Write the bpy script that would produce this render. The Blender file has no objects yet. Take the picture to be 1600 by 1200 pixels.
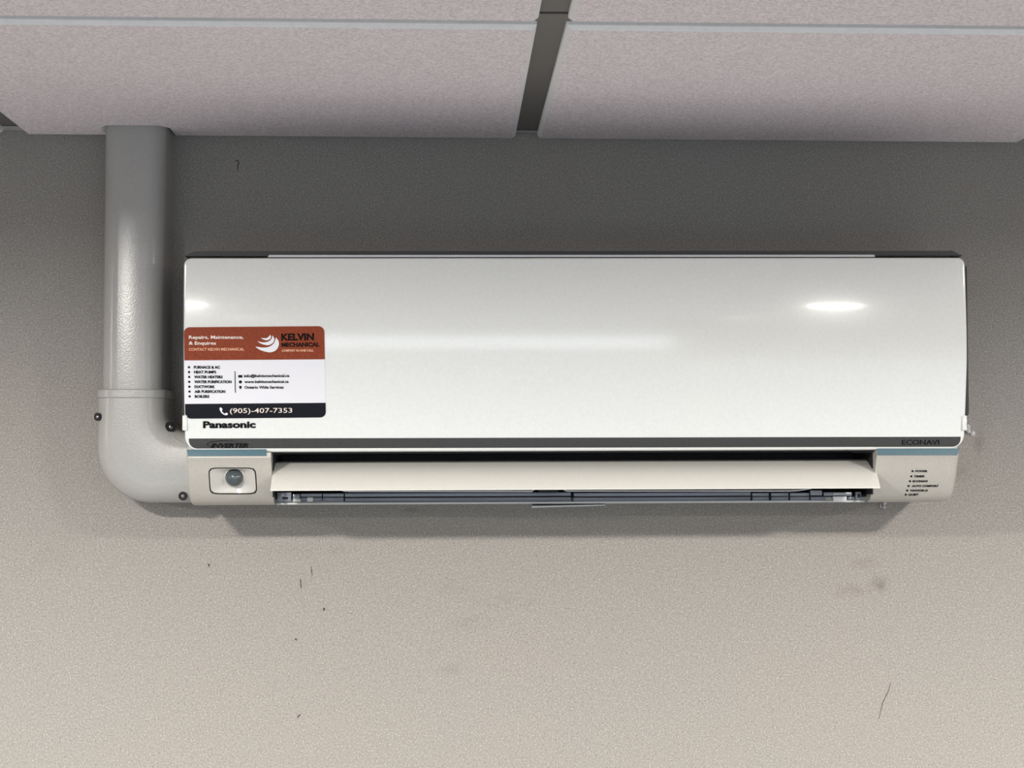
import bpy, bmesh, math, random
from mathutils import Vector, Matrix
random.seed(4)
scene = bpy.context.scene
COL = scene.collection

# ------------------------------------------------------------------ camera, light, exposure
F = 3000.0                      # focal length in pixels of the 1600 px wide photo (a 77 mm equivalent tele lens)
D = 2.30                        # camera to wall
H = 2.10                        # camera height above the floor
CEIL = 0.394                    # underside of the ceiling tiles above the camera
VPX, VPY = 705.0, 730.0         # where the wall normal points in the photo
ROLL = math.radians(0.25)
cy = Vector((VPX-800, 600-VPY, -F)).normalized()
cz = Vector((math.sin(ROLL), math.cos(ROLL), 0)); cz = (cz - cy*cz.dot(cy)).normalized()
cx = cy.cross(cz)
CAM_R = Matrix((cx, cy, cz))    # camera space -> world
cam_data = bpy.data.cameras.new('camera'); cam = bpy.data.objects.new('camera', cam_data); COL.objects.link(cam)
cam_data.sensor_width = 36.0; cam_data.lens = F/1600*36.0
cam_data.clip_start = 0.02
cam.matrix_world = Matrix.Translation((0, 0, H)) @ CAM_R.to_4x4()
scene.camera = cam

w = bpy.data.worlds.new('world'); scene.world = w; w.use_nodes = True
w.node_tree.nodes['Background'].inputs[0].default_value = (0.75, 0.82, 1, 1)
w.node_tree.nodes['Background'].inputs[1].default_value = 0.6

scene.view_settings.view_transform = 'Standard'
scene.view_settings.look = 'None'
scene.view_settings.gamma = 1.0
scene.view_settings.use_curve_mapping = False
scene.view_settings.exposure = 0.34

def lamp(x, wd, power, size=0.12, spread=150, col=(1, 0.96, 0.90)):
    ld = bpy.data.lights.new('downlight_light', 'AREA'); ld.shape = 'DISK'; ld.size = size
    ld.energy = power; ld.spread = math.radians(spread); ld.color = col
    o = bpy.data.objects.new('downlight_light', ld); COL.objects.link(o)
    o.location = (x, D-wd, H+CEIL-0.022)
    return o
# downlights in the ceiling: x, distance from the wall, watts, lens diameter
LAMPS = [(x if x != 1.0 else (1.08 if wd < 2 else 0.99), wd, pw, 0.14, 174) for wd, pw in ((1.45, 44.0), (3.0, 30.0), (4.6, 26.0)) for x in (-2.3, -0.7, 1.0, 2.5)]
for a in LAMPS: lamp(*a)
# radiance of the daylit panes of the shop window behind the camera
PANE, TRANSOM = 1.2, 4.5

# ------------------------------------------------------------------ helpers
def unproject(px, py, Y):
    d = CAM_R @ Vector(((px-800)/F, (600-py)/F, -1))
    return Vector((0, 0, H)) + d*(Y/d.y)

def mat(name, col, rough=0.5, metal=0.0, coat=0.0, spec=0.5, noise=0.0, nscale=300, bump=0.0, bscale=400, trans=0.0, speck=None):
    m = bpy.data.materials.new(name); m.use_nodes = True
    nt = m.node_tree; b = nt.nodes['Principled BSDF']
    b.inputs['Base Color'].default_value = (*col, 1)
    b.inputs['Roughness'].default_value = rough
    b.inputs['Metallic'].default_value = metal
    b.inputs['Coat Weight'].default_value = coat
    b.inputs['Coat Roughness'].default_value = 0.05
    b.inputs['Specular IOR Level'].default_value = spec
    b.inputs['Transmission Weight'].default_value = trans
    tc = nt.nodes.new('ShaderNodeTexCoord')
    if noise:
        n = nt.nodes.new('ShaderNodeTexNoise'); n.inputs['Scale'].default_value = nscale; n.inputs['Detail'].default_value = 4
        nt.links.new(tc.outputs['Object'], n.inputs['Vector'])
        r = nt.nodes.new('ShaderNodeMapRange'); r.inputs[1].default_value = 0.3; r.inputs[2].default_value = 0.7
        r.inputs[3].default_value = 1-noise; r.inputs[4].default_value = 1+noise
        nt.links.new(n.outputs['Fac'], r.inputs[0])
        mx = nt.nodes.new('ShaderNodeVectorMath'); mx.operation = 'SCALE'; mx.inputs[0].default_value = col
        nt.links.new(r.outputs[0], mx.inputs['Scale']); nt.links.new(mx.outputs[0], b.inputs['Base Color'])
    if bump:
        n2 = nt.nodes.new('ShaderNodeTexNoise'); n2.inputs['Scale'].default_value = bscale; n2.inputs['Detail'].default_value = 3
        nt.links.new(tc.outputs['Object'], n2.inputs['Vector'])
        bp = nt.nodes.new('ShaderNodeBump'); bp.inputs['Strength'].default_value = bump; bp.inputs['Distance'].default_value = 0.001
        nt.links.new(n2.outputs['Fac'], bp.inputs['Height']); nt.links.new(bp.outputs[0], b.inputs['Normal'])
    return m

def emis(name, col, s):
    m = bpy.data.materials.new(name); m.use_nodes = True
    nt = m.node_tree; nt.nodes.clear()
    e = nt.nodes.new('ShaderNodeEmission'); e.inputs[0].default_value = (*col, 1); e.inputs[1].default_value = s
    o = nt.nodes.new('ShaderNodeOutputMaterial'); nt.links.new(e.outputs[0], o.inputs[0])
    return m

def mesh_obj(name, verts, faces, m, parent=None, smooth=False, matw=None, angle=40):
    me = bpy.data.meshes.new(name); me.from_pydata([tuple(v) for v in verts], [], faces); me.validate()
    bm = bmesh.new(); bm.from_mesh(me); bmesh.ops.recalc_face_normals(bm, faces=bm.faces); bm.to_mesh(me); bm.free()
    me.materials.append(m)
    if smooth:
        for p in me.polygons: p.use_smooth = True
        me.set_sharp_from_angle(angle=math.radians(angle))
    o = bpy.data.objects.new(name, me); COL.objects.link(o)
    if parent: o.parent = parent
    return o

def bm_obj(name, bm, m, parent=None, smooth=False, angle=40):
    me = bpy.data.meshes.new(name); bmesh.ops.recalc_face_normals(bm, faces=bm.faces); bm.to_mesh(me); bm.free()
    me.materials.append(m)
    if smooth:
        for p in me.polygons: p.use_smooth = True
        me.set_sharp_from_angle(angle=math.radians(angle))
    o = bpy.data.objects.new(name, me); COL.objects.link(o)
    if parent: o.parent = parent
    return o

def add_box(bm, x0, x1, y0, y1, z0, z1, bev=0.0):
    vs = [bm.verts.new(c) for c in ((x0,y0,z0),(x1,y0,z0),(x1,y1,z0),(x0,y1,z0),(x0,y0,z1),(x1,y0,z1),(x1,y1,z1),(x0,y1,z1))]
    fs = [bm.faces.new([vs[i] for i in f]) for f in ((0,3,2,1),(4,5,6,7),(0,1,5,4),(1,2,6,5),(2,3,7,6),(3,0,4,7))]
    if bev:
        es = list({e for f in fs for e in f.edges})
        bmesh.ops.bevel(bm, geom=es, offset=bev, segments=2, affect='EDGES', profile=0.5)

def tag(o, label=None, cat=None, group=None, kind=None):
    if label: o['label'] = label
    if cat: o['category'] = cat
    if group: o['group'] = group
    if kind: o['kind'] = kind
    return o

# ------------------------------------------------------------------ materials
def wall_material():
    m = mat('wall_paint', (0.292, 0.272, 0.247), 0.62, bump=0.35, bscale=900, spec=0.3)
    nt = m.node_tree; b = nt.nodes['Principled BSDF']
    geo = nt.nodes.new('ShaderNodeNewGeometry')
    base = nt.nodes.new('ShaderNodeRGB'); base.outputs[0].default_value = (0.292, 0.272, 0.247, 1)
    cur = base.outputs[0]
    def mixc(fac, col, cur):
        mx = nt.nodes.new('ShaderNodeMix'); mx.data_type = 'RGBA'
        nt.links.new(fac, mx.inputs[0]); nt.links.new(cur, mx.inputs[6]); mx.inputs[7].default_value = (*col, 1)
        return mx.outputs[2]
    # cloudy tint and fine roller stipple
    for sc, lo, hi, col, k in ((3.0, 0.45, 0.75, (0.280, 0.274, 0.255), 0.6), (5.0, 0.5, 0.8, (0.305, 0.266, 0.238), 0.5), (520, 0.52, 0.75, (0.15, 0.142, 0.13), 0.85), (560, 0.52, 0.72, (0.50, 0.475, 0.43), 0.75)):
        n = nt.nodes.new('ShaderNodeTexNoise'); n.inputs['Scale'].default_value = sc; n.inputs['Detail'].default_value = 2 if sc > 100 else 4
        mp = nt.nodes.new('ShaderNodeMapping'); mp.inputs['Location'].default_value = (sc*0.37, 0, sc*0.11)
        nt.links.new(geo.outputs['Position'], mp.inputs[0]); nt.links.new(mp.outputs[0], n.inputs['Vector'])
        r = nt.nodes.new('ShaderNodeMapRange'); r.inputs[1].default_value = lo; r.inputs[2].default_value = hi; r.inputs[4].default_value = k
        nt.links.new(n.outputs['Fac'], r.inputs[0]); cur = mixc(r.outputs[0], col, cur)
    # greasy smudges where hands and putty touched the paint
    n = nt.nodes.new('ShaderNodeTexNoise'); n.inputs['Scale'].default_value = 45; n.inputs['Detail'].default_value = 5
    nt.links.new(geo.outputs['Position'], n.inputs['Vector'])
    for px, py, rx, rz, k in ((712, 917, 26, 18, 0.5), (790, 940, 60, 18, 0.3), (1375, 915, 24, 20, 0.65), (1330, 925, 40, 18, 0.35), (470, 905, 16, 26, 0.35),
                              (1350, 880, 40, 14, 0.25), (1530, 690, 14, 40, 0.4), (430, 700, 60, 40, 0.2), (75, 850, 60, 50, 0.2), (740, 975, 70, 20, 0.22),
                              (705, 1045, 30, 14, 0.2), (1505, 735, 30, 20, 0.35), (650, 798, 30, 8, 0.5), (480, 860, 90, 16, 0.2)):
        p = unproject(px, py, D)
        s = nt.nodes.new('ShaderNodeMapping'); s.vector_type = 'POINT'
        sx, sz = F/D/rx, F/D/rz
        s.inputs['Scale'].default_value = (sx, 0, sz); s.inputs['Location'].default_value = (-p.x*sx, 0, -p.z*sz)
        nt.links.new(geo.outputs['Position'], s.inputs[0])
        ln = nt.nodes.new('ShaderNodeVectorMath'); ln.operation = 'LENGTH'; nt.links.new(s.outputs[0], ln.inputs[0])
        r = nt.nodes.new('ShaderNodeMapRange'); r.inputs[1].default_value = 1.0; r.inputs[2].default_value = 0.1; r.inputs[4].default_value = k; r.interpolation_type = 'SMOOTHSTEP'
        nt.links.new(ln.outputs['Value'], r.inputs[0])
        r2 = nt.nodes.new('ShaderNodeMapRange'); r2.inputs[1].default_value = 0.38; r2.inputs[2].default_value = 0.62
        nt.links.new(n.outputs['Fac'], r2.inputs[0])
        mu = nt.nodes.new('ShaderNodeMath'); mu.operation = 'MULTIPLY'; nt.links.new(r.outputs[0], mu.inputs[0]); nt.links.new(r2.outputs[0], mu.inputs[1])
        cur = mixc(mu.outputs[0], (0.16, 0.135, 0.115), cur)
    nt.links.new(cur, b.inputs['Base Color'])
    return m

M = dict(
    wall=wall_material(),
    tile=mat('mineral_fibre_tile', (0.88, 0.81, 0.84), 0.95, noise=0.24, nscale=420, bump=0.8, bscale=380, spec=0.1),
    tile_edge=mat('tile_edge', (0.94, 0.935, 0.94), 0.9, noise=0.04, nscale=200),
    grid=mat('ceiling_grid_steel', (0.17, 0.16, 0.15), 0.55, noise=0.05),
    angle=mat('wall_angle_steel', (0.5, 0.49, 0.48), 0.45),
    room=mat('room_paint', (0.2, 0.2, 0.2), 0.8),
    floor=mat('floor_vinyl', (0.12, 0.12, 0.128), 0.5, noise=0.1, nscale=6),
    deck=mat('ceiling_deck', (0.05, 0.05, 0.05), 0.9),
    frame=mat('window_frame_white', (0.7, 0.7, 0.7), 0.4),
    white=mat('gloss_white_panel', (0.725, 0.73, 0.70), 0.12, spec=0.5, coat=0.5, noise=0.025, nscale=260),
    body=mat('white_plastic', (0.47, 0.45, 0.405), 0.34, noise=0.05, nscale=420, bump=0.12, bscale=700),
    vane=mat('vane_plastic', (0.74, 0.725, 0.67), 0.4, noise=0.03, nscale=400),
    lid=mat('shaded_plastic', (0.03, 0.03, 0.03), 0.5),  # white plastic coloured near-black to stand in for shade
    lidw=mat('top_grille_pale', (0.72, 0.73, 0.75), 0.35),
    dark=mat('cavity_black', (0.006, 0.007, 0.010), 0.7),
    slate=mat('slate_plastic', (0.12, 0.132, 0.165), 0.3),
    slate2=mat('slate_plastic_pale', (0.24, 0.26, 0.30), 0.22),
    lip=mat('lip_plastic', (0.50, 0.51, 0.50), 0.3),
    teal=mat('teal_plastic', (0.025, 0.09, 0.12), 0.3, noise=0.08, nscale=300),
    band=mat('smoked_band', (0.048, 0.044, 0.038), 0.28, metal=0.3, noise=0.12, nscale=500),
    ink=mat('black_ink', (0.004, 0.004, 0.005), 0.5, spec=0.12),
    bandink=mat('band_ink', (0.006, 0.006, 0.006), 0.35, spec=0.12),
    orange=mat('orange_print', (0.24, 0.046, 0.017), 0.45, spec=0.12, noise=0.16, nscale=420),
    peach=mat('peach_print', (0.95, 0.52, 0.33), 0.5),
    pinkwhite=mat('white_print', (0.90, 0.78, 0.72), 0.5),
    paper=mat('sticker_vinyl', (0.75, 0.75, 0.79), 0.4),
    blackprint=mat('black_print', (0.006, 0.006, 0.010), 0.35, spec=0.12),
    lens=mat('sensor_dome', (0.06, 0.075, 0.08), 0.08, coat=0.6),
    funnel=mat('sensor_funnel', (0.58, 0.56, 0.52), 0.25),
    duct=mat('duct_pvc', (0.40, 0.39, 0.37), 0.22, noise=0.05, nscale=500, bump=0.1, bscale=500),
    screw=mat('screw_steel', (0.35, 0.35, 0.35), 0.2, metal=1.0),
    hole=mat('screw_hole', (0.01, 0.01, 0.01), 0.7),
    putty=mat('dry_putty', (0.62, 0.60, 0.60), 0.9, noise=0.15, nscale=800, bump=0.8, bscale=900),
    mark=mat('scratch_dark', (0.05, 0.045, 0.045), 0.9),
    alu=mat('lamp_ring', (0.75, 0.75, 0.74), 0.35),
)
M['glow'] = emis('lamp_lens', (1, 0.96, 0.9), 14.0)

# ------------------------------------------------------------------ room shell
ZC = H + CEIL
X0, X1, YB = -2.9, 3.3, -3.2
def shell(name, b, m):
    bm = bmesh.new(); add_box(bm, *b); return tag(bm_obj(name, bm, m), kind='structure')
wall_back = shell('wall_back', (X0, X1, D, D+0.12, 0, ZC+0.35), M['wall'])
shell('wall_left', (X0-0.12, X0, YB-0.12, D+0.12, 0, ZC+0.35), M['room'])
shell('wall_right', (X1, X1+0.12, YB-0.12, D+0.12, 0, ZC+0.35), M['room'])
shell('floor', (X0-0.12, X1+0.12, YB-0.12, D+0.12, -0.1, 0), M['floor'])
bm = bmesh.new()          # front wall with the shop window opening and a transom light above it
for a in ((X0, X1, 0, 0.45), (X0, X1, 2.38, ZC+0.35), (X0, -2.3, 0.45, 2.38), (2.7, X1, 0.45, 2.38), (-2.3, -1.15, 2.1, 2.38), (0.9, 2.7, 2.1, 2.38), (-1.15, 0.9, 2.1, 2.14)):
    add_box(bm, a[0], a[1], YB-0.12, YB, a[2], a[3])
tag(bm_obj('wall_front', bm, M['room']), kind='structure')
def window(name, x0, x1, z0, z1, bars, glow):
    bm = bmesh.new(); f = 0.05
    for a in [(x0, x1, z0, z0+f), (x0, x1, z1-f, z1), (x0, x0+f, z0+f, z1-f), (x1-f, x1, z0+f, z1-f)] + [(b_-f/2, b_+f/2, z0+f, z1-f) for b_ in bars]:
        add_box(bm, a[0], a[1], YB-0.08, YB-0.02, a[2], a[3])
    o = tag(bm_obj(name, bm, M['frame']), kind='structure')
    bm = bmesh.new(); add_box(bm, x0+f/2, x1-f/2, YB-0.055, YB-0.05, z0+f/2, z1-f/2)
    bm_obj('pane', bm, glow, o)
window('window_1', -2.3, 2.7, 0.45, 2.1, (-0.6, 1.0), emis('daylit_pane', (0.60, 0.82, 1.0), PANE))
window('window_2', -1.15, 0.9, 2.14, 2.38, (), emis('daylit_transom', (0.80, 0.90, 1.0), TRANSOM))

# ceiling: dark deck above a grid of drop tiles
ceiling = shell('ceiling', (X0-0.12, X1+0.12, YB-0.12, D+0.12, ZC+0.35, ZC+0.40), M['deck'])
DROP, PITCH, GAP = 0.0085, 0.6096, 0.0265
slot0 = unproject(822, 217, D).x
# duct outline at the ceiling (the tile is notched round it)
DX0 = unproject(160.5, 400, D-0.065).x; DX1 = unproject(269, 400, D).x; DWD = 0.074
ROW1 = unproject(850, 45.5, 1).z - H        # slope of the ray to the near edge of the first tile row
yrow = CEIL/ROW1                             # its distance from the camera
def tile(poly, name='ceiling_tile'):
    """tegular tile: dropped face, sloping flange on top; poly = outline counterclockwise seen from below"""
    n = len(poly); verts = []; faces = []
    ch = 0.0042
    cxm = sum(p[0] for p in poly)/n; cym = sum(p[1] for p in poly)/n
    for z, ins in ((ZC, ch), (ZC+ch, 0), (ZC+DROP, 0), (ZC+DROP+0.008, 0)):
        for i, (x, y) in enumerate(poly):
            a, b_, c = Vector(poly[i-1]), Vector(poly[i]), Vector(poly[(i+1) % n])
            n1 = Vector((-(b_-a).y, (b_-a).x)).normalized(); n2 = Vector((-(c-b_).y, (c-b_).x)).normalized()
            v = b_ + (n1+n2)/(1+n1.dot(n2))*ins
            verts.append((v.x, v.y, z))
    faces.append(list(range(n))[::-1]); faces.append(list(range(3*n, 4*n)))
    for k in range(3):
        for i in range(n):
            j = (i+1) % n; faces.append([k*n+i, k*n+j, (k+1)*n+j, (k+1)*n+i])
    o = mesh_obj(name, verts, faces, M['tile'], ceiling)
    o.data.materials.append(M['tile_edge'])
    for p in o.data.polygons:
        if abs(p.normal.z) < 0.9: p.material_index = 1
    return o
rows = [(yrow, D-0.012)]
y = yrow
while y > YB+0.1:
    y1 = y-GAP; y0 = max(YB, y1-(PITCH-GAP)); rows.append((y0, y1)); y = y0
ncol = range(-5, 6)
for r, (y0, y1) in enumerate(rows):
    for k in ncol:
        x0 = slot0 + k*PITCH + GAP/2; x1 = x0 + PITCH - GAP
        x0 = max(x0, X0); x1 = min(x1, X1)
        if x1 - x0 < 0.02: continue
        if r == 0 and x0 < DX0 < x1:
            g = 0.0015; yd = D-DWD-0.003
            poly = [(x0, y0), (x1, y0), (x1, y1), (DX1+g, y1), (DX1+g, yd+0.014), (DX1-0.006, yd+0.002), (DX1-0.016, yd), (DX0+0.016, yd), (DX0+0.006, yd+0.002), (DX0-g, yd+0.014), (DX0-g, y1), (x0, y1)]
        else:
            j = 0.0006
            poly = [(x0+random.uniform(-j, j), y0), (x1+random.uniform(-j, j), y0), (x1+random.uniform(-j, j), y1), (x0+random.uniform(-j, j), y1)]
        tile(poly)
# main tees run away from the wall, cross tees and the joints along the wall
for k in list(ncol)+[6]:
    xc = slot0 + k*PITCH
    if xc-0.02 < X0 or xc+0.02 > X1: continue
    bm = bmesh.new(); add_box(bm, xc-0.0145, xc+0.0145, YB, D-0.001, ZC+DROP+0.0005, ZC+DROP+0.0012); add_box(bm, xc-0.0008, xc+0.0008, YB, D-0.001, ZC+DROP+0.0012, ZC+DROP+0.035)
    bm_obj('main_tee', bm, M['grid'], ceiling)
for (y0, y1) in rows:
    bm = bmesh.new(); yc = y0-GAP/2
    if yc-0.015 < YB: continue
    add_box(bm, X0, X1, yc-0.0135, yc+0.0135, ZC+DROP-0.0012, ZC+DROP-0.0002); add_box(bm, X0, X1, yc-0.0008, yc+0.0008, ZC+DROP+0.0002, ZC+DROP+0.035)
    bm_obj('cross_tee', bm, M['grid'], ceiling)
bm = bmesh.new()
for a, b_ in ((X0, DX0-0.001), (DX1+0.001, X1)):
    add_box(bm, a, b_, D-0.022, D, ZC+DROP-0.0012, ZC+DROP-0.0002); add_box(bm, a, b_, D-0.0012, D, ZC+DROP-0.0002, ZC+DROP+0.022)
tag(bm_obj('trim_1', bm, M['angle']), kind='structure')

# downlights (out of frame, but the room's real lamps)
for i, (x, wd, pw, size, sp) in enumerate(LAMPS):
    bm = bmesh.new()
    prof = [(size*0.5, -0.004), (size*0.5+0.004, -0.014), (size*0.5+0.012, -0.012), (size*0.5+0.022, 0.0), (size*0.5, 0.0)]
    N = 32; rings = [[bm.verts.new((r*math.cos(t*2*math.pi/N), r*math.sin(t*2*math.pi/N), z)) for t in range(N)] for r, z in prof]
    for a in range(len(prof)):
        b_ = (a+1) % len(prof)
        for t in range(N): bm.faces.new((rings[a][t], rings[a][(t+1) % N], rings[b_][(t+1) % N], rings[b_][t]))
    e = bpy.data.objects.new('downlight', None); COL.objects.link(e); e.location = (x, D-wd, ZC)
    tag(e, 'round ceiling downlight, ' + ('first', 'second', 'third', 'fourth')[i % 4] + ' from the left in the ' + ('row nearest the wall', 'middle row', 'row by the window')[i//4], 'ceiling light', 'round downlights in the ceiling')
    bm_obj('ring', bm, M['alu'], e, True)
    bm = bmesh.new(); bmesh.ops.create_circle(bm, cap_ends=True, radius=size*0.5, segments=32)
    for v in bm.verts: v.co.z = -0.0155
    bm_obj('lens', bm, M['glow'], e)

# ------------------------------------------------------------------ air conditioner
TILT = math.radians(0.40)
O_AC = unproject(900, 700, D-0.18); O_AC.y = D
AC = bpy.data.objects.new('air_conditioner', None); COL.objects.link(AC)
AC.location = O_AC; AC.rotation_euler = (0, -TILT, 0)
tag(AC, 'long white wall-mounted air conditioner hung on the beige wall below the ceiling', 'air conditioner')
AC_M = Matrix.Translation(O_AC) @ Matrix.Rotation(-TILT, 4, 'Y'); AC_I = AC_M.inverted()
def loc(px, py, wd): return AC_I @ unproject(px, py, D-wd)     # photo pixel at wall distance wd -> unit coordinates (y = -wd)

zt = loc(900, 403, 0.185).z; zb = loc(900, 704, 0.175).z      # panel top and bottom
def interp(tab, z):
    if z >= tab[0][0]: return tab[0][1]
    for (a, b_), (c, d_) in zip(tab, tab[1:]):
        if z >= c:
            t = (a-z)/(a-c); t = t*t*(3-2*t)*0.35 + t*0.65
            return b_+(d_-b_)*t
    return tab[-1][1]
def wd_panel(z):
    t = (zt-z)/(zt-zb)                                         # 0 at top .. 1 at bottom: a long shallow bulge
    t = min(max(t, 0), 1)
    return 0.1855 - 0.0005*(1-t)**6 - 0.0105*t**2.8
zc0 = loc(900, 705, 0.175).z; zc1 = loc(900, 787, 0.133).z     # cheek top and bottom
CHK = [(0.0, 0.1760), (0.13, 0.1762), (0.17, 0.1728), (0.4, 0.166), (0.62, 0.157), (0.80, 0.148), (0.92, 0.139), (0.975, 0.131), (1.0, 0.122)]
def wd_cheek(z):
    t = min(max((zc0-z)/(zc0-zc1), 0), 1)
    for (a, b_), (c, d_) in zip(CHK, CHK[1:]):
        if t <= c: return b_+(d_-b_)*(t-a)/(c-a)
    return CHK[-1][1]
def surf(px, py, fn, off=0.0):
    wd = 0.17
    for _ in range(5): p = loc(px, py, wd); wd = fn(p.z)+off
    return loc(px, py, wd)

XL = loc(290, 690, 0.18).x; XR = loc(1502, 690, 0.18).x        # body sides
PXL = loc(286.8, 550, 0.184).x; PXR = loc(1511, 550, 0.184).x    # panel sides
OXL = loc(424.5, 730, 0.165).x; OXR = loc(1367, 730, 0.165).x  # outlet opening
ztop = loc(900, 396.5, 0.13).z

# housing: cheeks, back box, hood over the outlet, floor lip
bm = bmesh.new()
def loft(bm, secs, close=True):
    rs = [[bm.verts.new(p) for p in s] for s in secs]; n = len(rs[0])
    for a, b_ in zip(rs, rs[1:]):
        for i in range(n): bm.faces.new((a[i], a[(i+1) % n], b_[(i+1) % n], b_[i]))
    bm.faces.new(rs[0][::-1]); bm.faces.new(rs[-1])
def cheek_prof(shrink=0.0, s2=0.0):
    pts = []
    for t, _ in [(0.0, 0), (0.1, 0), (0.16, 0), (0.28, 0), (0.4, 0), (0.52, 0), (0.62, 0), (0.72, 0), (0.80, 0), (0.87, 0), (0.92, 0), (0.955, 0), (0.975, 0), (0.99, 0), (1.0, 0)]:
        z = zc0+(zc1-zc0)*t
        pts.append((-(wd_cheek(z)-shrink), z + (s2 if t > 0.9 else 0)*((t-0.9)/0.1)))
    pts.append((-0.0, zc1+0.006+s2)); pts.append((-0.0, zc0))
    return pts
def cheek(xa, xb, outer):
    # outer: +1 right end rounded, -1 left end rounded
    rr = 0.011 if outer > 0 else 0.0035; secs = []
    stations = [(0.0, 1.0), (0.10, 0.55), (0.3, 0.25), (0.6, 0.06), (1.0, 0.0)]     # distance from the end (in rr), shrink
    if outer > 0:
        xs = [(xa, 0)] + [(xb-rr*d, s) for d, s in stations[::-1]]
    else:
        xs = [(xa+rr*d, s) for d, s in stations] + [(xb, 0)]
    for x, s in xs:
        secs.append([(x, y, z) for y, z in cheek_prof(0.73*rr*s, 0.64*rr*s)])
    loft(bm, secs)
cheek(OXR, XR, 1)
# upper box behind the panel, sides slightly inset
ub = [(-0.0, zc0), (-0.170, zc0), (-0.170, zt-0.018), (-0.160, zt-0.006), (-0.148, ztop-0.004), (-0.0, ztop-0.002)]
loft(bm, [[(x, y, z) for y, z in ub] for x in (XL+0.002, XR-0.002)])
# outlet floor with rounded front lip
add_box(bm, OXL, OXR, -0.118, 0, zc1+0.001, zc1+0.006)
housing = bm_obj('housing', bm, M['body'], AC, True, 35)
SX0, SX1, SY0, SY1 = 326.5, 401, 730.5, 772.5                   # sensor window in the photo
def rrect(t, g=0.0):
    dx, dy = math.cos(t), math.sin(t); hx, hy = (SX1-SX0)/2-g, (SY1-SY0)/2-g
    k = (abs(dx/hx)**8 + abs(dy/hy)**8)**(-1/8)
    return ((SX0+SX1)/2+dx*k+1.3*(dy*k/hy), (SY0+SY1)/2+dy*k)
bm = bmesh.new(); cheek(XL, OXL, -1); cheek_o = bm_obj('end_cheek', bm, M['body'], AC)
RDEPTH = 0.012
cut = mesh_obj('cutter', [surf(*rrect(2*math.pi*k/48), wd_cheek, o_) for o_ in (0.012, -RDEPTH) for k in range(48)],
               [list(range(48)), list(range(48, 96))]+[(k, (k+1) % 48, 48+(k+1) % 48, 48+k) for k in range(48)], M['body'], AC)
md = cheek_o.modifiers.new('cut', 'BOOLEAN'); md.operation = 'DIFFERENCE'; md.solver = 'EXACT'; md.object = cut
bpy.context.view_layer.update()
me = bpy.data.meshes.new_from_object(cheek_o.evaluated_get(bpy.context.evaluated_depsgraph_get())); cheek_o.modifiers.clear(); cheek_o.data = me; me.name = 'end_cheek'
for p in me.polygons: p.use_smooth = True
me.set_sharp_from_angle(angle=math.radians(35))
bpy.data.objects.remove(cut)

# dark box added to draw the thin line of shade round the panel
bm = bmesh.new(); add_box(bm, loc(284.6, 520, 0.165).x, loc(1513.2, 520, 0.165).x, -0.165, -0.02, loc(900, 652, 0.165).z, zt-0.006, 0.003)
tag(bm_obj('edge_shade_frame', bm, M['lid'], AC, True), 'dark frame added as the thin line of shade beside the panel')
# top intake lid: ends painted dark for the shade on them, pale middle strip
bm = bmesh.new()
def trap(bm, xa, xb, da, db, y0, y1, z0, z1):
    vs = []
    for y in (y0, y1):
        vs += [bm.verts.new((xa, y, z0)), bm.verts.new((xb, y, z0)), bm.verts.new((xb-db, y, z1)), bm.verts.new((xa+da, y, z1))]
    for f in ((0,1,2,3),(7,6,5,4),(0,4,5,1),(1,5,6,2),(2,6,7,3),(3,7,4,0)): bm.faces.new([vs[i] for i in f])
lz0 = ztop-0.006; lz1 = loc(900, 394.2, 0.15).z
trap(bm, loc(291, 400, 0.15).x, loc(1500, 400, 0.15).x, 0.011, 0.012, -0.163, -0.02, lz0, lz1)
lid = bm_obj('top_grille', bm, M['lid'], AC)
bm = bmesh.new()
trap(bm, loc(418, 399, 0.165).x, loc(1367, 399, 0.165).x, 0.002, 0.001, -0.1665, -0.1632, loc(900, 402, .165).z, loc(900, 398.4, .165).z)
tag(bm_obj('pale_strip', bm, M['lidw'], lid), 'pale strip along the middle of the top edge painted as in shade')

# front panel: curved glossy sheet with rounded corners, thickness and a soft edge
def row_extent(z):
    """half-open x extent of the panel at height z including the rounded corners"""
    xl, xr = PXL, PXR
    t = (zt-z)/(zt-zb)
    xl += 0.0010*max(0, t-0.6)/0.4; xr -= 0.0028*max(0, t-0.55)/0.45; xr -= 0.0012*max(0, 0.4-t)/0.4
    rt, rb = 0.0085, 0.0165
    if zt-z < rt: k = rt-math.sqrt(max(0, rt*rt-(rt-(zt-z))**2)); xl += k; xr -= k
    if z-zb < rb: k = rb-math.sqrt(max(0, rb*rb-(rb-(z-zb))**2)); xl += k*1.15; xr -= k*1.0
    return xl, xr
zsamp = [zt - 0.0085*(1-math.cos(a*math.pi/16)) for a in range(0, 9)]
zsamp += [zt-0.0085 - (zt-zb-0.025)*k/36 for k in range(1, 36)]
zsamp.insert(1, zt-0.0016)
zsamp = sorted(zsamp, reverse=True)
zsamp += [zb + 0.0165*(1-math.cos(a*math.pi/20)) for a in range(10, -1, -1)]
US = [0, 0.0012] + [k/22 for k in range(1, 22)] + [0.9988, 1]
NX = len(US)-1
bm = bmesh.new()
def panel_grid(ins, back):
    out = []
    for z in zsamp:
        xl, xr = row_extent(z)
        zz = min(max(z, zb+ins), zt-ins)
        xl += ins; xr -= ins
        row = []
        for k in range(NX+1):
            u = US[k]
            row.append(bm.verts.new((xl+(xr-xl)*u, -(wd_panel(z)-back), zz)))
        out.append(row)
    return out
def ring_of(g): return g[0][:] + [r[-1] for r in g[1:-1]] + g[-1][::-1] + [r[0] for r in g[1:-1]][::-1]
g0 = panel_grid(0.0013, 0.0)
for a, b_ in zip(g0, g0[1:]):
    for k in range(NX): bm.faces.new((a[k], a[k+1], b_[k+1], b_[k]))
r0 = ring_of(g0)
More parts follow.
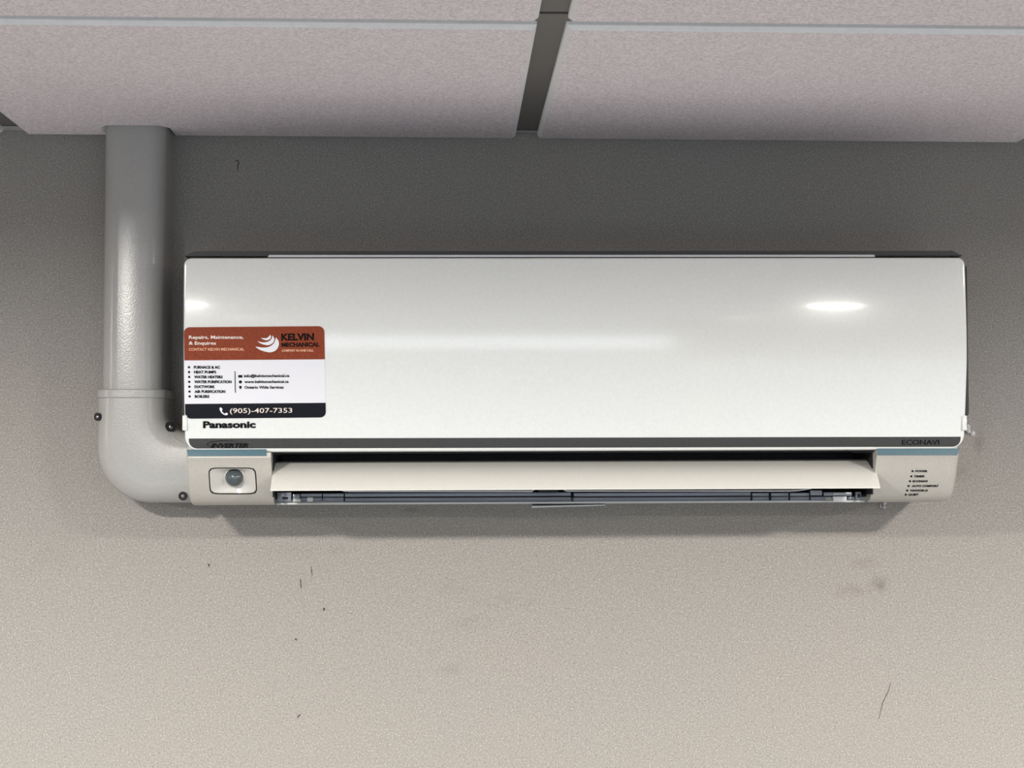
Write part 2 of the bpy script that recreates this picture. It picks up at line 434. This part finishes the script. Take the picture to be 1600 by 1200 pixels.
def ring_pts(ins, back):
    g = []
    for z in zsamp:
        xl, xr = row_extent(z); zz = min(max(z, zb+ins), zt-ins)
        g.append([(xl+ins+(xr-xl-2*ins)*US[k], -(wd_panel(z)-back), zz) for k in range(NX+1)])
    pts = g[0][:] + [r[-1] for r in g[1:-1]] + g[-1][::-1] + [r[0] for r in g[1:-1]][::-1]
    return [bm.verts.new(p) for p in pts]
prev = r0
for ins, back in ((0.0004, 0.0004), (0.0, 0.0013), (0.0, 0.0085), (0.004, 0.0095)):
    cur = ring_pts(ins, back)
    for i in range(len(cur)):
        j = (i+1) % len(cur); bm.faces.new((prev[i], prev[j], cur[j], cur[i]))
    prev = cur
bmesh.ops.remove_doubles(bm, verts=bm.verts, dist=0.00002)
panel = bm_obj('front_panel', bm, M['white'], AC, True, 60)
# finger tabs at both lower corners of the panel
for px, dx in ((288.3, 0), (1508.0, 0)):
    p = loc(px+ (1.5 if px < 900 else -3), 661, 0.175)
    bm = bmesh.new(); h = 0.0085
    add_box(bm, p.x-0.0028, p.x+0.0028, -0.181, -0.166, p.z-h, p.z+h, 0.0012)
    bm_obj('finger_tab', bm, M['white'], panel, True)

# sheets lying on a curved surface, bounded in photo pixels
def sheet(name, px0, px1, py0, py1, m, parent, fn, off=0.0006, th=0.0004, r=(0, 0, 0, 0), skew=(0, 0, 0, 0), nrow=10):
    """r = corner radii TL TR BR BL in px; skew = (dx_left_bottom, dx_right_bottom, dy_left, dy_right)"""
    hgt = py1-py0; ts = {k/nrow for k in range(nrow+1)}
    for rad, top in ((max(r[0], r[1]), True), (max(r[2], r[3]), False)):
        if rad:
            for a in range(7):
                d = rad*(1-math.cos(a*math.pi/12))/hgt
                ts.add(d if top else 1-d)
    ts = sorted(ts); V = []; nxs = 8
    def ext(t):
        y = t*hgt; xl = xr = 0
        def c(rad, d): return rad-math.sqrt(max(0, rad*rad-(rad-d)**2)) if d < rad else 0
        xl = max(c(r[0], y) if r[0] else 0, c(r[3], hgt-y) if r[3] else 0)
        xr = max(c(r[1], y) if r[1] else 0, c(r[2], hgt-y) if r[2] else 0)
        return px0+xl+skew[0]*t, px1-xr+skew[1]*t, py0+y
    n = nxs+1
    for o_ in (off, off-th):
        for t in ts:
            a, b_, y = ext(t)
            for k in range(n):
                u = k/nxs; V.append(surf(a+(b_-a)*u, y+skew[2]*(1-u)+skew[3]*u, fn, o_))
    R = len(ts); Fs = []
    for i in range(R-1):
        for k in range(nxs):
            Fs.append((i*n+k, i*n+k+1, (i+1)*n+k+1, (i+1)*n+k))
            q = R*n; Fs.append((q+i*n+k, q+(i+1)*n+k, q+(i+1)*n+k+1, q+i*n+k+1))
        for k in (0, nxs): Fs.append((i*n+k, (i+1)*n+k, R*n+(i+1)*n+k, R*n+i*n+k))
    for i in (0, R-1):
        for k in range(nxs): Fs.append((i*n+k, i*n+k+1, R*n+i*n+k+1, R*n+i*n+k))
    return mesh_obj(name, V, Fs, m, parent, True, angle=50)

_caps = {}
def text_raw(s, bold, shear):
    cu = bpy.data.curves.new('lettering', 'FONT'); cu.body = s; cu.size = 1.0; cu.offset = bold; cu.shear = shear; cu.resolution_u = 3; cu.fill_mode = 'FRONT'
    o = bpy.data.objects.new('lettering', cu); COL.objects.link(o)
    dg = bpy.context.evaluated_depsgraph_get(); me = bpy.data.meshes.new_from_object(o.evaluated_get(dg))
    bpy.data.objects.remove(o); bpy.data.curves.remove(cu); return me
def lettering(s, x0, x1, base, cap, m, parent, fn, off=0.0011, bold=0.016, shear=0.0, dy=0.0, name='lettering', x_height=False):
    """text between photo x0..x1 standing on baseline pixel base with capital height cap (both in px); dy = baseline rise over its width"""
    key = (bold, x_height)
    if key not in _caps:
        mh = text_raw('x' if x_height else 'H', bold, 0); _caps[key] = (min(v.co.y for v in mh.vertices), max(v.co.y for v in mh.vertices)); bpy.data.meshes.remove(mh)
    c0, c1 = _caps[key]
    me = text_raw(s, bold, shear); xs = [v.co.x for v in me.vertices]; a, b_ = min(xs), max(xs)
    for v in me.vertices:
        u = (v.co.x-a)/(b_-a)
        v.co = surf(x0+(x1-x0)*u, base-(v.co.y-c0)/(c1-c0)*cap + dy*u, fn, off)
    bm = bmesh.new(); bm.from_mesh(me); bmesh.ops.remove_doubles(bm, verts=bm.verts, dist=1e-6)
    # push a thin film thickness
    for f in bm.faces:
        if f.normal.y > 0: f.normal_flip()
    ex = bmesh.ops.extrude_face_region(bm, geom=list(bm.faces))
    for g in ex['geom']:
        if isinstance(g, bmesh.types.BMVert): g.co.y += 0.0003
    bm.to_mesh(me); bm.free(); me.name = name
    me.materials.clear(); me.materials.append(m)
    o = bpy.data.objects.new(name, me); COL.objects.link(o); o.parent = parent
    return o
def poly_px(name, polys, m, parent, fn, off=0.0011):
    V = []; Fs = []
    for p in polys:
        n = len(p); i0 = len(V)
        V += [surf(x, y, fn, off) for x, y in p]; V += [surf(x, y, fn, off-0.0003) for x, y in p]
        Fs.append(list(range(i0, i0+n)))
        for i in range(n): j = (i+1) % n; Fs.append((i0+i, i0+j, i0+n+j, i0+n+i))
    return mesh_obj(name, V, Fs, m, parent)
def disc_px(cx_, cy_, r, n=14, ry=None): return [(cx_+r*math.cos(2*math.pi*k/n), cy_+(ry or r)*math.sin(2*math.pi*k/n)) for k in range(n)]

# smoked band along the panel foot with its printed words
tag(sheet('smoked_band', 295, 1501, 684.8, 700.4, M['band'], panel, wd_panel, 0.0005, 0.0004, (0, 0, 13, 13), (0, 0, 0.4, -2.4), 6), 'dark grey band along the bottom of the white panel')
lettering('INVERTER', 329, 388, 699.6, 6.8, M['bandink'], panel, wd_panel, bold=0.039, shear=0.35)
def arc_px(cx_, cy_, rx, ry, a0, a1, w0, w1, n=24):
    o_, i_ = [], []
    for k in range(n+1):
        t = k/n; a = math.radians(a0+(a1-a0)*t); w_ = (w0+(w1-w0)*t)*math.sin(math.pi*min(max(t, 0.04), 0.96))**0.5
        o_.append((cx_+(rx+w_)*math.cos(a), cy_-(ry+w_)*math.sin(a))); i_.append((cx_+(rx-w_*0.2)*math.cos(a), cy_-(ry-w_*0.2)*math.sin(a)))
    return o_+i_[::-1]
poly_px('swoosh', [arc_px(353, 694.5, 29, 5.6, 30, 225, 0.5, 1.3)], M['bandink'], panel, wd_panel)
lettering('ECONAVI', 1409.5, 1467.5, 694.8, 7.4, M['bandink'], panel, wd_panel, bold=0.006, shear=0.0, dy=-0.2)
tag(lettering('Panasonic', 317.3, 399.3, 669.0, 10.9, M['ink'], panel, wd_panel, bold=0.040, dy=-0.3), 'bold black maker name printed on the panel')

# teal accent strips on the housing under the panel
for a, b_, sk in ((291.5, 416, (2, 0, 0.5, 0)), (1371, 1499.5, (0, -3.5, -1, -1.2))):
    tag(sheet('accent_strip', a, b_, 702.0, 712.2, M['teal'], AC, wd_cheek, 0.0012, 0.0016, (0, 0, 0, 0), sk, 3), 'teal strip under the white panel')

# motion sensor window on the left cheek: rim, four funnel facets, round dome
def sensor():
    c = (366.2, 746.2); N = 48; V = []; Fs = []
    def ring(fn_px, off):
        for k in range(N):
            px, py = fn_px(2*math.pi*k/N); V.append(surf(px, py, wd_cheek, off))
    def circ(r):
        def f(t):
            px, py = rrect(t); a = math.atan2(py-c[1], px-c[0]); return (c[0]+r*math.cos(a), c[1]+r*math.sin(a))
        return f
    ring(lambda t: rrect(t, 1.6), -0.0022); ring(lambda t: rrect(t, 2.2), -0.0014); ring(circ(15.6), -0.0085); ring(circ(14.2), -0.0078); ring(circ(13.4), -0.0095)
    for q in range(4):
        for k in range(N): j = (k+1) % N; Fs.append((q*N+k, q*N+j, (q+1)*N+j, (q+1)*N+k))
    fun = mesh_obj('sensor_window', V, Fs, M['funnel'], AC, True, angle=28)
    tag(fun, 'recessed sensor window with sloping sides on the left end')
    V.clear(); Fs.clear()
    ring(lambda t: rrect(t, 0.3), -0.0030); ring(lambda t: rrect(t, 1.8), -0.0028)
    for k in range(N): j = (k+1) % N; Fs.append((k, j, N+j, N+k))
    tag(mesh_obj('seam', V, Fs, M['hole'], fun), 'dark seam round the sensor window')
    bm = bmesh.new(); p = surf(c[0], c[1], wd_cheek, -0.0085)
    bmesh.ops.create_uvsphere(bm, u_segments=28, v_segments=14, radius=0.0098)
    for v in bm.verts: v.co.y *= 0.8; v.co += p
    tag(bm_obj('sensor_dome', bm, M['lens'], fun, True), 'dark round sensor dome')
sensor()

# indicator legends on the right cheek
for s, dx, x0, x1, y_ in (('POWER', 1426, 1430, 1449, 736.2), ('TIMER', 1424, 1428.3, 1444.8, 744.3), ('ECONAVI', 1422, 1425.8, 1449.6, 752.0),
                          ('AUTO COMFORT', 1419.7, 1424.6, 1467, 759.4), ('NANOE-G', 1417.6, 1422.1, 1450, 766.5), ('QUIET', 1415.3, 1419.3, 1435.7, 772.9)):
    lettering(s, x0, x1, y_+1.6, 3.2, M['ink'], AC, wd_cheek, off=0.0006, bold=0.040, shear=0.2, name='indicator_lettering')
    poly_px('indicator_lamp', [disc_px(dx, y_, 1.7, 12, 1.6)], M['ink'], AC, wd_cheek, 0.0006)

# outlet cavity: dark liner
bm = bmesh.new()
oz0 = zc1+0.0062; oz1 = zc0-0.0005
ins = 0.0006
for b_ in ((OXL+ins, OXR-ins, -0.05, -0.045, oz0, oz1), (OXL, OXL+0.0012, -0.155, -0.05, oz0+.003, oz1-0.002), (OXR-0.0012, OXR, -0.155, -0.05, oz0+.003, oz1-0.002),
           (OXL+ins, OXR-ins, -0.120, -0.05, oz0-0.0002, oz0+0.001), (OXL+ins, OXR-ins, -0.165, -0.05, oz1-0.001, oz1)):
    add_box(bm, *b_)
tag(bm_obj('outlet_liner', bm, M['dark'], AC), 'black inside of the air outlet')

# main vane: curved blade tipped open, its front edge nearest the room
def vane():
    xs = []; top = []
    zA = loc(900, 719.5, 0.122).z; zB = loc(900, 763.8, 0.189).z
    prof = []
    for k in range(15):
        t = k/14; wd = 0.122+0.067*t
        z = zA+(zB-zA)*(0.42*t+0.58*t**2.1)
        prof.append((wd, z))
    th = 0.0016
    V = []; Fs = []
    XLa, XRa = loc(429.5, 722, 0.124).x, loc(1362, 722, 0.124).x
    XLb, XRb = loc(422.5, 762, 0.189).x, loc(1375.5, 760, 0.189).x
    N = 30
    for side in (0, 1):
        for k, (wd, z) in enumerate(prof):
            t = k/14
            u = t**0.8
            xa = XLa+(XLb-XLa)*u; xb = XRa+(XRb-XRa)*u
            if t < 0.2: xb -= 0.006*((0.2-t)/0.2)**2; xa += 0.003*((0.2-t)/0.2)**2
            for j in range(N+1):
                V.append((xa+(xb-xa)*j/N, -wd, z-(th if side else 0)*(0.5+0.5*math.sin(math.pi*min(1, t*1.0+0.15)))))
    n = N+1; P = 15
    for side in (0, 1):
        o_ = side*P*n
        for i in range(P-1):
            for j in range(N): Fs.append((o_+i*n+j, o_+i*n+j+1, o_+(i+1)*n+j+1, o_+(i+1)*n+j))
    for i in range(P-1):
        for j in (0, N): Fs.append((i*n+j, (i+1)*n+j, P*n+(i+1)*n+j, P*n+i*n+j))
    for i in (0, P-1):
        for j in range(N): Fs.append((i*n+j, i*n+j+1, P*n+i*n+j+1, P*n+i*n+j))
    return tag(mesh_obj('vane', V, Fs, M['vane'], AC, True, angle=50), 'wide white air vane tipped open across the outlet')
vane()

# second, inner flap: only its thin front edge shows under the main vane, in two lengths
def inner_flap(xa, xb, ya, yb, da, db, m_edge):
    bm = bmesh.new()
    wd = 0.150; z0 = loc(900, 766.6, wd).z
    pts = [(xa, 764), (xa+da, yb-0.6), (xa+da*1.6, yb), (xb-db*1.6, yb), (xb-db, yb-0.6), (xb, 764)]
    A = [loc(x, y, wd) for x, y in pts]; B = [loc(x, y-1.6, wd) for x, y in pts]
    V = [(p.x, -wd, p.z) for p in A] + [(p.x, -wd, p.z) for p in B] + [(p.x, -wd+0.03, p.z+0.006) for p in A] + [(p.x, -wd+0.03, p.z+0.006) for p in B]
    n = len(pts); Fs = []
    for i in range(n-1):
        Fs += [(i, i+1, n+i+1, n+i), (2*n+i, 2*n+i+1, 3*n+i+1, 3*n+i), (i, i+1, 2*n+i+1, 2*n+i), (n+i, n+i+1, 3*n+i+1, 3*n+i)]
    Fs += [(0, n, 3*n, 2*n), (n-1, 2*n-1, 4*n-1, 3*n-1)]
    mesh_obj('inner_flap', V, Fs, m_edge, AC)
inner_flap(524, 836, 764, 768.8, 14, 4, M['lidw'])
inner_flap(878, 1268, 764, 768.2, 6, 22, M['lidw'])
# lower lip and the rails with their cross ribs and end blocks
def bar(name, a, b_, ya, yb, wd, m, dy=0.0, depth=0.012, label=None, slope=0.0, rnd=0.0004, dyb=0.0):
    p0 = loc(a, ya+dy, wd); p1 = loc(b_, yb+dy, wd)
    z1 = loc((a+b_)/2, ya+dy, wd).z; z0 = loc((a+b_)/2, yb+dy, wd).z
    bm = bmesh.new(); add_box(bm, p0.x, p1.x, -wd, -wd+depth, z0, z1, rnd)
    if slope:
        for v in bm.verts:
            if v.co.y < -wd+depth*0.5: v.co.z -= 0
    o = bm_obj(name, bm, m, AC, True)
    if label: tag(o, label)
    return o
def ty(x): return -1.3*(x-430)/930.0          # the unit's small tilt in the photo, in px
bar('outlet_lip', 431, 1352, 784.2, 787.6, 0.1235, M['lip'], -0.65, 0.02, 'pale lip along the bottom of the outlet', 0, 0.0008)
for a, b_ in ((539, 892), (896.5, 1173)):
    bar('rail', a, b_, 770.5, 776.0, 0.1215, M['slate2'], ty((a+b_)/2)); bar('rail', a, b_, 777.6, 783.8, 0.1225, M['slate'], ty((a+b_)/2))
for a, b_ in ((470, 503), (504.5, 537), (1175.5, 1201.5), (1205, 1232), (1234.5, 1264.5)):
    bar('rail_block', a, b_, 771.3, 776.3, 0.1215, M['slate2'], ty(a)); bar('rail_block', a, b_, 777.3, 783.6, 0.1225, M['slate'], ty(a))
for a in (538, 894, 1174, 1203.2, 1233.2, 1265.5): bar('rib', a-0.9, a+0.9, 769.5, 784.0, 0.120, M['dark'], ty(a))
bar('hinge_block', 433, 455, 769.5, 783.5, 0.124, M['slate2'], 0, 0.01); bar('hinge_slot', 441, 450, 776.8, 780, 0.1248, M['dark'], 0, 0.004)
bar('hinge_block', 457.5, 468.5, 772, 784, 0.1235, M['slate2'], 0, 0.01); bar('clip', 458, 470, 779.5, 784.5, 0.1245, M['lip'], 0, 0.01)
bar('clip', 480, 489, 777, 784, 0.1238, M['lip'], 0, 0.01)
bar('hinge_block', 1266.5, 1284.5, 767.5, 775.5, 0.1245, M['slate2'], -1.3, 0.01); bar('hinge_block', 1266.5, 1290, 777.5, 783.5, 0.1240, M['slate'], -1.3, 0.01)
bar('hinge_block', 1287, 1331, 770.5, 776, 0.1235, M['slate2'], -1.3, 0.01); bar('clip', 1302, 1323, 777, 785, 0.1250, M['lidw'], -1.3, 0.01, 'bright white clip at the right end of the outlet')
bar('clip', 1302, 1320, 771, 775, 0.1245, M['lip'], -1.3, 0.01); bar('hinge_block', 1325, 1331, 777.5, 783.5, 0.1235, M['slate'], -1.3, 0.01)
bar('hinge_block', 1337, 1346, 770, 783.5, 0.1235, M['slate2'], -1.3, 0.01); bar('hinge_slot', 1340, 1344.5, 773, 778.5, 0.1242, M['dark'], -1.3, 0.004)
# bracket in the middle holding the inner flap
bar('flap_bracket', 842, 872, 762.5, 769, 0.149, M['dark'], 0, 0.02)
# pale sliver of the drip tray under the unit
bm = bmesh.new(); p0 = loc(831, 793.5, 0.118); p1 = loc(946, 790, 0.118)
V = [(p0.x, -0.118, p0.z), (p1.x, -0.118, p1.z), (p1.x, -0.118, p1.z+0.0012), (p0.x, -0.118, p0.z+0.0020)]
V += [(x, -0.07, zc1+0.0012+0.002*(i > 1)) for i, (x, _, _) in enumerate(V)]
tag(mesh_obj('drip_tray_edge', V, [(0,1,2,3),(7,6,5,4),(0,4,5,1),(1,5,6,2),(2,6,7,3),(3,7,4,0)], M['lip'], AC), 'thin pale sliver hanging just under the unit')
bm.free()

# service sticker on the left of the panel
stk = sheet('service_sticker', 287.2, 506.6, 510.5, 652.6, M['paper'], AC, wd_panel, 0.0006, 0.0006, (9, 9, 9, 9), (2.0, 2.6, 0.8, 0), 16)
tag(stk, 'orange, white and black service sticker on the left of the panel')
def sx(y): return 2.0*(y-510.5)/142
sheet('header_band', 287.2, 506.6, 510.5, 562.3, M['orange'], stk, wd_panel, 0.0009, 0.0003, (9, 9, 0, 0), (0.8, 1.0, 0.8, -0.9), 8)
sheet('footer_band', 289.0, 508.8, 630.3, 653.2, M['blackprint'], stk, wd_panel, 0.0009, 0.0003, (0, 0, 9, 9), (0.4, 0.5, 0.9, -0.9), 6)
L = lambda *a, **k: lettering(*a, **dict(dict(fn=wd_panel, off=0.00125), **k))
def T(s, x0, x1, base, cap, m, **k): return lettering(s, x0, x1, base, cap, m, stk, wd_panel, off=0.00125, **k)
T('Repairs, Maintenance,', 295, 380.5, 529.6, 5.3, M['pinkwhite'], bold=0.029, dy=-0.2)
T('& Enquires', 295, 337.5, 538.7, 5.3, M['pinkwhite'], bold=0.029)
T('CONTACT KELVIN MECHANICAL', 295, 381.5, 548.0, 4.3, M['peach'], bold=0.023, dy=-0.2)
T('KELVIN', 439.5, 490.5, 532.2, 10.9, M['ink'], bold=0.039, dy=-0.6)
T('MECHANICAL', 440.0, 499.2, 542.0, 6.6, M['ink'], bold=0.040, dy=-0.4)
T('COMFORT IN ONE CALL', 440.2, 490, 549.6, 3.6, M['peach'], bold=0.033, dy=-0.3)
def zz(pts): return [(390+x/7.5, 500+y/7.5) for x, y in pts]
def smooth_poly(pts, sharp, n=5):
    """Catmull-Rom through pts, keeping the listed indices as corners"""
    out = []; N = len(pts)
    for i in range(N):
        p0, p1, p2, p3 = (Vector(pts[(i+k) % N]) for k in (-1, 0, 1, 2))
        if i in sharp: p0 = p1 + (p1-p2)*0.3
        if (i+1) % N in sharp: p3 = p2 + (p2-p1)*0.3
        for k in range(n):
            t = k/n
            v = 0.5*((2*p1)+(-p0+p2)*t+(2*p0-5*p1+4*p2-p3)*t*t+(-p0+3*p1-3*p2+p3)*t**3)
            out.append((v.x, v.y))
    return out
poly_px('crescent_logo', [smooth_poly(zz(q), sh) for q, sh in (
    ([(66, 310), (150, 323), (225, 314), (285, 272), (308, 203), (338, 245), (342, 292), (318, 345), (275, 372), (220, 378), (140, 358), (95, 334)], (0, 4)),
    ([(90, 247), (160, 262), (225, 250), (258, 218), (266, 178), (287, 212), (286, 245), (262, 278), (215, 295), (165, 288), (125, 272)], (0, 4)),
    ([(132, 210), (180, 214), (216, 203), (240, 172), (250, 198), (238, 222), (205, 237), (165, 230)], (0, 3)))], M['paper'], stk, wd_panel, 0.00125)
for i, (s, x1, y_) in enumerate((('FURNACE & AC', 343.7, 573.8), ('HEAT PUMPS', 337.6, 581.4), ('WATER HEATERS', 347.8, 589.0), ('WATER PURIFICATION', 361.7, 596.6),
                                 ('DUCTWORK', 335.8, 604.3), ('AIR PURIFICATION', 352.0, 611.8), ('BOILERS', 327.0, 619.4))):
    T(s, 302.8+0.25*i, x1, y_+2.2, 4.4, M['ink'], bold=0.039)
poly_px('bullets', [disc_px(295.2+0.18*i, 573.8+7.6*i, 1.8, 12) for i in range(7)], M['ink'], stk, wd_panel, 0.00125)
poly_px('divider_line', [[(366.5, 580), (367.6, 580), (368.3, 613.7), (367.2, 613.7)]], M['ink'], stk, wd_panel, 0.00125)
T('info@kelvinmechanical.ca', 381.2, 452, 589.5, 4.4, M['ink'], bold=0.026, dy=-0.4)
T('www.kelvinmechanical.ca', 382, 451, 598.6, 4.4, M['ink'], bold=0.026, dy=-0.3)
T('Ontario Wide Services', 382, 443, 607.4, 4.4, M['ink'], bold=0.026, dy=-0.2)
poly_px('contact_icons', [[(372.2, 586.5), (373, 586), (378, 586), (378.7, 586.7), (378.7, 589.3), (378, 590), (373, 590), (372.2, 589.3)], disc_px(375.6, 596.8, 2.5),
                          [(375.6, 608.4), (373.8, 605.6), (373.7, 604), (374.6, 602.9), (375.6, 602.6), (376.8, 602.9), (377.6, 604), (377.5, 605.6)]], M['ink'], stk, wd_panel, 0.00125)
T('(905)-407-7353', 359.2, 456.6, 645.5, 7.5, M['pinkwhite'], bold=0.006, dy=-0.6)
poly_px('handset_icon', [smooth_poly([(270+x/6, 490+y/6) for x, y in ((438, 886), (452, 881), (466, 897), (460, 912), (473, 930), (489, 938), (502, 929), (517, 940), (506, 952), (486, 951), (460, 934), (444, 912))], (), 3)],
        M['paper'], stk, wd_panel, 0.00125)

# ------------------------------------------------------------------ line-set duct cover
duct = bpy.data.objects.new('pipe_cover', None); COL.objects.link(duct); duct.location = ((DX0+DX1)/2, D, H+0.1)
tag(duct, 'grey plastic pipe cover running from ceiling to an elbow beside the air conditioner', 'pipe cover')
DO = duct.location.copy()
def sect(xa, xb, wd, rr=0.020, n=7, base=0.0):
    """U section from the left foot over the front to the right foot (x, wd)"""
    pts = [(xa, base), (xa, wd*0.35)]
    for k in range(n+1):
        a = math.pi-k*math.pi/2/n; pts.append((xa+rr+rr*math.cos(a), wd-rr+rr*math.sin(a)))
    pts += [((xa+xb)/2, wd+0.0006)]
    for k in range(n+1):
        a = math.pi/2-k*math.pi/2/n; pts.append((xb-rr+rr*math.cos(a), wd-rr+rr*math.sin(a)))
    return pts + [(xb, wd*0.35), (xb, base)]
z610 = unproject(210, 612, D-0.07).z
bm = bmesh.new()
secs = []
for z in (z610-0.004, z610+0.1, z610+0.2, ZC+0.06): secs.append([(x-DO.x, -wd, z-DO.z) for x, wd in sect(DX0, DX1, DWD)])
loft(bm, secs)
chn = bm_obj('straight_channel', bm, M['duct'], duct, True, 50)

# elbow plan outline (x, z), inner and outer curves swept with the same section
ex0 = unproject(150.5, 660, D-0.07).x; ex1 = unproject(272.5, 640, D).x
ezb = unproject(240, 785.5, D-0.07).z; ezt = unproject(291, 676, D-0.02).z; exr = unproject(298.5, 740, D-0.09).x
eztop = unproject(210, 608.5, D-0.08).z
def fillet(p_start, corner, p_end, r, n):
    """polyline start -> rounded corner -> end sampled evenly by piece, n points on the arc"""
    a = (Vector(p_start)-Vector(corner)).normalized(); b_ = (Vector(p_end)-Vector(corner)).normalized(); c = Vector(corner)+(a+b_)*r
    arc = [c - b_*r*math.cos(k/n*math.pi/2) - a*r*math.sin(k/n*math.pi/2) for k in range(n+1)]
    return arc
NA = 18
ro = 0.063; ri = 0.024
outer = fillet((ex0, eztop), (ex0, ezb), (exr, ezb), ro, NA)
inner = fillet((ex1, eztop), (ex1, ezt), (exr, ezt), ri, NA)
def pipeline(arc, p0, p1, n0=4, n1=3):
    s = [Vector(p0)+(arc[0]-Vector(p0))*k/n0 for k in range(n0)]; e = [arc[-1]+(Vector(p1)-arc[-1])*k/n1 for k in range(1, n1+1)]
    return s+arc+e
ELW = 0.082
def elbow(name, grow=0.0, t0=0, t1=None, wd=ELW, m=M['duct'], parent=duct):
    Op = pipeline(outer, (ex0, eztop), (exr, ezb)); Ip = pipeline(inner, (ex1, eztop), (exr, ezt))
    Op = Op[t0:t1]; Ip = Ip[t0:t1]; secs = []
    for o_, i_ in zip(Op, Ip):
        w_ = (i_-o_).length; d = (i_-o_)/w_
        s = sect(-grow, w_+grow, wd+grow, 0.023)
        secs.append([(o_.x+d.x*u-DO.x, -v, o_.y+d.y*u-DO.z) for u, v in s])
    bm = bmesh.new(); loft(bm, secs)
    return bm_obj(name, bm, m, parent, True, 50)
elb = elbow('elbow')
# collar sleeve at the elbow's mouth
bm = bmesh.new(); secs = []
zc_ = [unproject(210, y_, D-ELW).z for y_ in (608, 609.5, 620.5, 622)]
for z, g in zip(zc_, (0.0002, 0.0012, 0.0012, 0.0002)):
    secs.append([(x-DO.x, -wd, z-DO.z) for x, wd in sect(ex0-g, ex1+g, ELW+g, 0.023)])
loft(bm, secs); bm_obj('collar', bm, M['duct'], elb, True, 40)
# screws with dark sockets
for px, py, wd, r, tilt in ((157, 651.5, 0.0705, 0.0042, -0.5), (264.5, 667, 0.0685, 0.0056, 0.5), (285.5, 775, 0.074, 0.0046, 0.2)):
    p = unproject(px, py, D-wd)-DO
    rot = Matrix.Rotation(math.radians(90), 4, 'X'); tl = Matrix.Rotation(tilt, 4, 'Z')
    bm = bmesh.new(); bmesh.ops.create_cone(bm, cap_ends=True, segments=20, radius1=r, radius2=r*1.12, depth=0.012)
    bmesh.ops.transform(bm, matrix=Matrix.Translation(p) @ tl @ rot, verts=bm.verts)
    tag(bm_obj('screw_socket', bm, M['hole'], elb, True), 'dark screw socket')
    bm = bmesh.new(); bmesh.ops.create_uvsphere(bm, u_segments=16, v_segments=8, radius=r*0.5)
    for v in bm.verts: v.co.z *= 0.5
    bmesh.ops.transform(bm, matrix=Matrix.Translation(p+Vector((math.sin(tilt)*0.006, -0.0065*math.cos(tilt), 0))) @ tl @ rot, verts=bm.verts)
    bm_obj('screw', bm, M['screw'], elb, True)
# moulded crease where the elbow was pressed against the unit
for pts, r in (([(268, 683), (278, 690), (288, 695.5), (294, 697)], 0.0011), ([(264, 699), (272, 704), (281, 710.5), (286, 713)], 0.0009)):
    bm = bmesh.new(); P3 = [unproject(x, y_, D-ELW+0.0004)-DO for x, y_ in pts]
    secs = [[(p.x+0.0*r, p.y+r*math.sin(a)*0.5, p.z+r*math.cos(a)*(0.5 if i in (0, len(P3)-1) else 1)) for a in [k*math.pi/3 for k in range(6)]] for i, p in enumerate(P3)]
    loft(bm, secs); bm_obj('crease', bm, M['duct'], elb, True)

# ------------------------------------------------------------------ putty crumbs and wall marks
def crumb(px, py, r, label):
    rnd = random.Random(int(px)); p = unproject(px, py, D-r*0.6)
    bm = bmesh.new()
    for k in range(7):
        c = Vector((rnd.uniform(-1, 1)*r*0.8, rnd.uniform(-0.3, 0.4)*r, rnd.uniform(-1, 1)*r*0.9)); q = r*rnd.uniform(0.3, 0.6)
        m_ = bmesh.ops.create_icosphere(bm, subdivisions=2, radius=q)
        for v in m_['verts']: v.co = v.co*(1+rnd.uniform(-0.25, 0.25)) + c
    o = bm_obj('putty_crumb', bm, M['putty']); o.location = p
    tag(o, label, 'putty')
crumb(1516, 673, 0.0056, 'crumb of pale putty on the wall at the right side of the air conditioner')
crumb(1379, 790, 0.0040, 'crumb of pale putty under the right end of the air conditioner')
def wall_mark(pts, w0, name='wall_scratch'):
    V = []; Fs = []
    P3 = [unproject(x, y_, D) for x, y_ in pts]; n = len(P3)
    for i, p in enumerate(P3):
        q = P3[min(i+1, n-1)]-P3[max(i-1, 0)]; nrm = Vector((-q.z, 0, q.x)).normalized(); ww = w0*(0.35 if i in (0, n-1) and n > 2 else 1)
        for s, y_ in ((-1, 0.0), (-1, -0.0004), (1, -0.0004), (1, 0.0)): V.append(p+nrm*s*ww+Vector((0, y_, 0)))
    for i in range(n-1):
        for k in range(4): Fs.append((i*4+k, i*4+(k+1) % 4, (i+1)*4+(k+1) % 4, (i+1)*4+k))
    Fs += [(0, 1, 2, 3), (4*n-1, 4*n-2, 4*n-3, 4*n-4)]
    return mesh_obj(name, V, Fs, M['mark'], wall_back)
wall_mark([(367.5, 253), (369.5, 250.5), (372, 250.5), (372.8, 254), (371.5, 260), (371.3, 268)], 0.0006)
wall_mark([(486.3, 884), (487, 892), (487.8, 902)], 0.0004)
wall_mark([(469.5, 905), (470.5, 919)], 0.0005)
wall_mark([(506.5, 949.5), (506, 954)], 0.0010); wall_mark([(469.5, 1116), (464.5, 1121)], 0.0007)
wall_mark([(461, 998), (463.5, 1000)], 0.0009)
wall_mark([(1392, 1066), (1388, 1080), (1379, 1098), (1373, 1124)], 0.0003)
wall_mark([(326, 881), (326.8, 885)], 0.0008)
